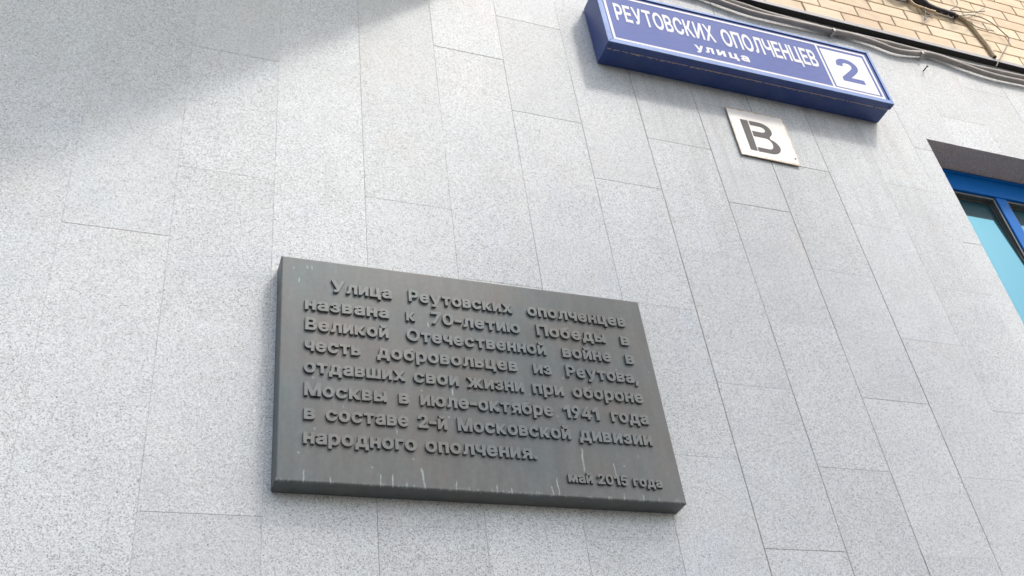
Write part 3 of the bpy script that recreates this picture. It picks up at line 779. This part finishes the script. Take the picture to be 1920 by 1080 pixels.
# white border lines
bx0, bx1, bz0, bz1, bw = 1.7160, 3.1405, 5.0300, 5.3560, .0120
dx = 2.8465
def ring(mb, x0, x1, z0, z1, w, ya, yb):
    mb.box(x0, x1, ya, yb, z0, z0 + w); mb.box(x0, x1, ya, yb, z1 - w, z1)
    mb.box(x0, x0 + w, ya, yb, z0 + w, z1 - w); mb.box(x1 - w, x1, ya, yb, z0 + w, z1 - w)
mb = MB()
ring(mb, bx0, bx1, bz0, bz1, bw, FY - .0008, FY + .001)
mb.box(dx, dx + .0115, FY - .0008, FY + .001, bz0 + bw, bz1 - bw)
part(mb, 'white_border', M_SWHITE, SIGN)
mb = MB()
mb.box(2.8680, 3.1160, FY - .0008, FY + .001, 5.0500, 5.3260)
NP = part(mb, 'number_panel', M_SWHITE, SIGN)
mb = MB()
put_word(mb, '2', 2.9295, 3.0560, 5.1070, .1700, FY - .0014, FY - .0004, w=22, squeeze=None)
bmesh.ops.translate(mb.bm, verts=mb.bm.verts, vec=-SIGN.location)
mb.build('numeral', M_SFACE, NP)
mb = MB()
put_word(mb, 'РЕУТОВСКИХ', 1.7590, 2.2605, 5.1735, .1205, FY - .0012, FY + .001, w=17, track=1.06)
put_word(mb, 'ОПОЛЧЕНЦЕВ', 2.2990, 2.8175, 5.1665, .1225, FY - .0012, FY + .001, w=17, track=1.06)
part(mb, 'street_name', M_SWHITE, SIGN)
for ch, x0, x1 in (('у', 2.1270, 2.1730), ('л', 2.1800, 2.2235), ('и', 2.2400, 2.2850), ('ц', 2.3030, 2.3520), ('а', 2.3650, 2.4085)):
    mb = MB()
    put_word(mb, ch, x0, x1, 5.0800, .0530, FY - .0012, FY + .001, w=30)
    part(mb, 'letter', M_SWHITE, SIGN)
for x in (1.70, 3.155):
    mb = MB(); mb.tube([(x, SY + .020, SZ0 - .0022), (x, SY + .020, SZ0 + .002)], .0035, 8)
    part(mb, 'screw', M_DARK, SIGN)

# ------------------------------------------------------------------ enamel plate with the stencilled letter
M_CREAM = None
def cream():
    m = NT('cream_enamel')
    p = m.pos(); s = m.sep(p)
    c = m.mix(m.ramp(m.noise(p, 14.0, 5.0, 0.6), [(0.4, 0.0), (0.7, 1.0)]), (0.80, 0.785, 0.74), (0.74, 0.715, 0.655))
    ex = m.math('MINIMUM', m.math('SUBTRACT', s[0], 2.279), m.math('SUBTRACT', 2.579, s[0]))
    ez = m.math('MINIMUM', m.math('SUBTRACT', s[2], 4.573), m.math('SUBTRACT', 4.876, s[2]))
    e = m.math('MINIMUM', ex, ez)
    n = m.noise(p, 55.0, 4.0, 0.7)
    r = m.math('MULTIPLY_ADD', m.math('ADD', e, m.math('MULTIPLY_ADD', n, -.024, .0060)), -1 / .006, 0.55, clamp=True)
    c = m.mix(m.math('MULTIPLY', r, 0.7), c, (0.36, 0.25, 0.12))
    m.base(c); m.set(0.40)
    return m.mat
PLATE = empty('letter_plate', (2.279, 0, 4.573), 'small cream metal plate with stencilled dark letter B under the blue sign', 'plate')
mb = MB(); mb.prism([(0, 0), (1, 0), (1, 1), (0, 1)], 0, 1)
mb.bm.clear()
pts = [(2.2800, 4.5765), (2.5765, 4.5690), (2.5815, 4.8680), (2.5760, 4.8735), (2.2835, 4.8785)]
A = [mb.bm.verts.new((x, -.0105, z)) for x, z in pts]; B = [mb.bm.verts.new((x, -.0075, z)) for x, z in pts]
mb.bm.faces.new(A); mb.bm.faces.new(B[::-1])
for i in range(5): mb.bm.faces.new((A[i], A[(i + 1) % 5], B[(i + 1) % 5], B[i]))
part(mb, 'panel', cream(), PLATE)
M_STEN = simple('stencil_paint', (0.038, 0.038, 0.045), 0.6, var=0.25, vs=40)
def flat(mb, pts, y):
    n = len(pts)
    T = delaunay_2d_cdt([Vector(p) for p in pts], [], [list(range(n))], 1, 1e-6)
    V, F = T[0], T[2]
    a = [mb.bm.verts.new((v.x, y, v.y)) for v in V]; b = [mb.bm.verts.new((v.x, y + .0006, v.y)) for v in V]
    ed = set()
    for f in F:
        mb.bm.faces.new([a[i] for i in f])
        for k in range(len(f)): ed.add((f[k], f[(k + 1) % len(f)]))
    for i, j in ed:
        if (j, i) not in ed: mb.bm.faces.new((a[j], a[i], b[i], b[j]))
mb = MB()
yS = -.0112
flat(mb, [(2.3370, 4.6165), (2.3722, 4.6150), (2.3762, 4.8090), (2.3370, 4.8090)], yS)
def arc(cx, cz, rx, rz, a0, a1, n=14):
    return [(cx + rx * math.cos(R(a0 + (a1 - a0) * k / n)), cz + rz * math.sin(R(a0 + (a1 - a0) * k / n))) for k in range(n + 1)]
xl = 2.3800                                   # both bowls of the letter, open on the left behind the stencil bridge
outer = [(2.3765, 4.6140)] + arc(2.4430, 4.6620, .0580, .0490, -90, 62) + [(2.4640, 4.7120)] + arc(2.4330, 4.7620, .0540, .0470, -52, 90) + [(2.3820, 4.8090)]
inner = [(2.3815, 4.7810)] + arc(2.4290, 4.7625, .0240, .0185, 90, -90, 10) + [(2.3805, 4.7440), (2.3795, 4.7095)] + arc(2.4400, 4.6750, .0265, .0345, 85, -90, 12) + [(2.3775, 4.6410)]
flat(mb, outer + inner, yS)
part(mb, 'letter', M_STEN, PLATE)
mb = MB(); mb.tube([(2.5620, -.0135, 4.6110), (2.5620, -.009, 4.6110)], .0042, 10)
part(mb, 'screw', M_RUST, PLATE)

# ------------------------------------------------------------------ cables under the flashing
M_CABLE = simple('dusty_grey_conduit', (0.33, 0.305, 0.28), 0.55, var=0.2, vs=16)
M_CABLE2 = simple('pale_grey_conduit', (0.40, 0.375, 0.35), 0.55, var=0.18, vs=16)
c1 = [(-1.5, 5.69), (0.4, 5.70), (1.4, 5.68), (2.05, 5.706), (2.35, 5.699), (2.409, 5.692), (2.515, 5.671), (2.611, 5.656), (2.703, 5.652), (2.833, 5.657), (2.929, 5.66), (3.061, 5.664), (3.161, 5.667),
      (3.264, 5.671), (3.394, 5.657), (3.518, 5.631), (3.631, 5.643), (3.752, 5.672), (3.856, 5.668), (3.956, 5.649), (4.09, 5.625), (4.237, 5.617), (4.414, 5.626), (4.6, 5.631), (5.4, 5.65), (6.9, 5.66)]
c2 = [(-1.5, 5.73), (1.2, 5.728), (2.2, 5.732), (2.468, 5.733), (2.558, 5.731), (2.63, 5.724), (2.689, 5.714), (2.765, 5.705), (2.892, 5.700), (3.152, 5.694), (3.291, 5.702), (3.427, 5.705), (3.533, 5.708), (3.637, 5.705),
      (3.78, 5.703), (3.86, 5.701), (3.93, 5.691), (4.062, 5.684), (4.215, 5.689), (4.478, 5.70), (4.62, 5.705), (5.5, 5.70), (6.9, 5.71)]
mb = MB(); mb.tube(catmull([(x, -.0245, z) for x, z in c1], 6), .0152, 12)
tag(mb.build('cable', M_CABLE), 'thick dusty grey cable sagging along the wall, the foremost of the cables under the bricks', 'cable', 'cables under the brick edge')
mb = MB(); mb.tube(catmull([(x, -.0122, z) for x, z in c2], 6), .0115, 12)
tag(mb.build('cable', M_CABLE2), 'paler grey cable running straighter, behind the sagging cable and right under the brick edge', 'cable', 'cables under the brick edge')
M_CLIP = simple('pale_clip', (0.45, 0.43, 0.40), 0.5)
for x, z, lab in ((3.135, 5.666, 'small pale clip holding the cables above the blue sign'), (3.700, 5.657, 'small pale clip holding the cables above the nail')):
    mb = MB()
    mb.box(x - .007, x + .007, -.0428, -.0405, z - .020, z + .004)
    mb.box(x - .007, x + .007, -.0402, -.0008, z - .0215, z - .0190)
    mb.box(x - .009, x + .009, -.0040, -.0008, z - .034, z - .0217)
    mb.bevel(.0008, 1)
    t = mb.build('cable_clip', M_CLIP)
    tag(t, lab, 'clip', 'cable clips')

# ------------------------------------------------------------------ nail
M_NAIL = simple('rusty_nail', (0.075, 0.05, 0.04), 0.7, 0.4, var=0.4, vs=120)
NAIL = empty('nail', (3.687, 0, 5.541), 'short rusty nail sticking out of the granite right of the blue sign', 'nail')
mb = MB(); mb.tube([(3.687, .01, 5.541), (3.689, -.031, 5.5425)], .0035, 8)
part(mb, 'shank', M_NAIL, NAIL)
mb = MB(); mb.tube([(3.689, -.0312, 5.5425), (3.6892, -.0345, 5.5426)], .0066, 10)
part(mb, 'head', M_NAIL, NAIL)

# ------------------------------------------------------------------ broken conduit with loose wires in front of the bricks
M_TAPE = simple('black_tape', (0.030, 0.027, 0.036), 0.42, var=0.4, vs=40)
M_TAN = simple('old_tan_tube', (0.54, 0.42, 0.25), 0.6, var=0.25, vs=30)
M_WIRE = simple('dark_wire', (0.055, 0.045, 0.045), 0.5)
M_WIREG = simple('weathered_wire', (0.20, 0.16, 0.13), 0.6, var=0.3, vs=50)
CON = empty('broken_conduit', (3.84, -.10, 6.047), 'broken conduit with black sheath, cut tan tube and loose wires in front of the bricks', 'conduit')
yb = -.050
def wire(name, pts, r, mat, y=yb, seg=7, r1=None, lab=None):
    mb = MB(); mb.tube(catmull([(p[0], y if len(p) == 2 else p[2], p[1]) for p in pts], 6), r * .75 if name == 'wire' else r, seg, r1)
    return part(mb, name, mat, CON, lab)
wire('sheath', [(3.60, 6.35, -.075), (3.73, 6.215, -.078), (3.844, 6.178), (3.892, 6.158), (3.922, 6.142), (3.947, 6.126), (4.003, 6.116), (4.064, 6.110), (4.118, 6.104), (4.133, 6.084)],
     lambda t: .032 - .016 * min(1, max(0, (t - .25) / .4)) - .003 * max(0, t - .8), M_TAPE, seg=14)
wire('liner', [(3.738, 6.237), (3.801, 6.171), (3.818, 6.141), (3.827, 6.111), (3.847, 6.093), (3.892, 6.086), (3.937, 6.079), (3.975, 6.080)], .0095, M_TAN)
tb = wire('tube', [(4.134, 6.118, -.0428), (4.174, 6.108, -.0428), (4.211, 6.079, -.0428), (4.233, 6.009, -.0428), (4.244, 5.938, -.0428), (4.257, 5.873, -.0428), (4.259, 5.823, -.0428), (4.258, 5.775, -.0428)], .0118, M_TAN, seg=12)
mb = MB(); mb.tube([(4.2578, -.0428, 5.7749), (4.2578, -.0430, 5.7737)], .0095, 12)
part(mb, 'tube_mouth', M_DARK, CON)
wire('wire', [(4.116, 6.145), (4.159, 6.155), (4.231, 6.167), (4.310, 6.194), (4.420, 6.241)], .0042, M_WIRE)
wire('wire', [(4.226, 6.360), (4.226, 6.305), (4.219, 6.252), (4.192, 6.209), (4.142, 6.168), (4.117, 6.145)], .0038, M_WIRE)
wire('wire', [(4.126, 6.099), (4.091, 6.049, -.085), (4.132, 6.066, -.075), (4.251, 6.146, -.052), (4.321, 6.153, -.052), (4.380, 6.140, -.052), (4.426, 6.101, -.052), (4.460, 6.038, -.052), (4.473, 6.005, -.052), (4.438, 5.942, -.052), (4.363, 5.855, -.052), (4.280, 5.759, -.052), (4.185, 5.650, -.062)], .0040, M_WIREG)
wire('wire', [(4.130, 6.096), (4.181, 6.094), (4.258, 6.131), (4.347, 6.204), (4.456, 6.295)], .0028, M_WIREG)
wire('wire', [(4.12, 6.00, -.09), (4.214, 6.054, -.06), (4.227, 6.042, -.055), (4.262, 6.033, -.052), (4.328, 6.034, -.05), (4.384, 6.042, -.05)], .0034, M_WIREG)
wire('wire', [(3.853, 6.099), (3.872, 6.086), (3.892, 6.048), (3.917, 6.027), (3.885, 6.005), (3.853, 5.968)], .0046, M_WIRE)
wire('wire', [(3.933, 6.125), (3.912, 6.093), (3.894, 6.055), (3.871, 6.006), (3.842, 5.956)], .0036, M_WIRE)
wire('wire', [(3.883, 6.008), (3.916, 6.025), (3.953, 6.057), (3.971, 6.048), (4.019, 6.083), (4.039, 6.104)], .0030, M_WIREG)
wire('wire', [(4.076, 6.104), (4.071, 6.072), (4.067, 6.055), (4.086, 6.057), (4.109, 6.084)], .0034, M_WIRE)
wire('wire', [(3.636, 6.196), (3.704, 6.112), (3.725, 6.103), (3.746, 6.103), (3.780, 6.116), (3.825, 6.155)], .0060, M_WIRE)

# ------------------------------------------------------------------ unseen leaf crown and trunk, added to keep the hazy sun off the lower wall
M_BARK = simple('bark', (0.09, 0.07, 0.055), 0.9, var=0.3, vs=12)
M_LEAF = simple('leaves', (0.07, 0.10, 0.035), 0.6, var=0.35, vs=3)
def sun_blocker(x, y, h, cz, rx, rz, n, lab, seed):
    t = empty('sun_blocker', (x, y, 0), lab, 'sun_blocker')
    rnd = random.Random(seed)
    mb = MB(); mb.tube([(0, 0, -.1), (.05, .03, cz * .35), (-.04, .02, cz * .7), (.03, 0, cz + rz * .3)], .20, 12, .07)
    for k in range(9):
        a = k * 2.4; z0 = cz - rz * .7 + k * .12
        mb.tube([(0, 0, z0), (rx * .35 * math.cos(a), rx * .35 * math.sin(a), z0 + .8), (rx * .75 * math.cos(a), rx * .75 * math.sin(a), z0 + 1.5)], .07, 7, .02)
    mb.build('trunk', M_BARK, t)
    mb = MB()
    cl = []
    for k in range(46):
        a, b, r = rnd.uniform(0, 2 * math.pi), math.acos(rnd.uniform(-1, 1)), rnd.random() ** .4 * .85
        cl.append(Vector((rx * r * math.sin(b) * math.cos(a), rx * r * math.sin(b) * math.sin(a), cz + rz * r * math.cos(b))))
    for k in range(n):
        c = rnd.choice(cl) + Vector((rnd.gauss(0, .42), rnd.gauss(0, .42), rnd.gauss(0, .36)))
        u = Vector((rnd.gauss(0, 1), rnd.gauss(0, 1), rnd.gauss(0, 1))).normalized()
        v = u.cross(Vector((rnd.gauss(0, 1), rnd.gauss(0, 1), rnd.gauss(0, 1)))).normalized()
        s = rnd.uniform(.08, .15)
        mb.face([c - u * s, c + v * s * .6, c + u * s, c - v * s * .6])
    mb.build('crown', M_LEAF, t, fix=False)
sun_blocker(4.3, -5.6, 0, 8.5, 2.3, 1.9, 6000, 'unseen leafy sun blocker added opposite the plaque', 1)
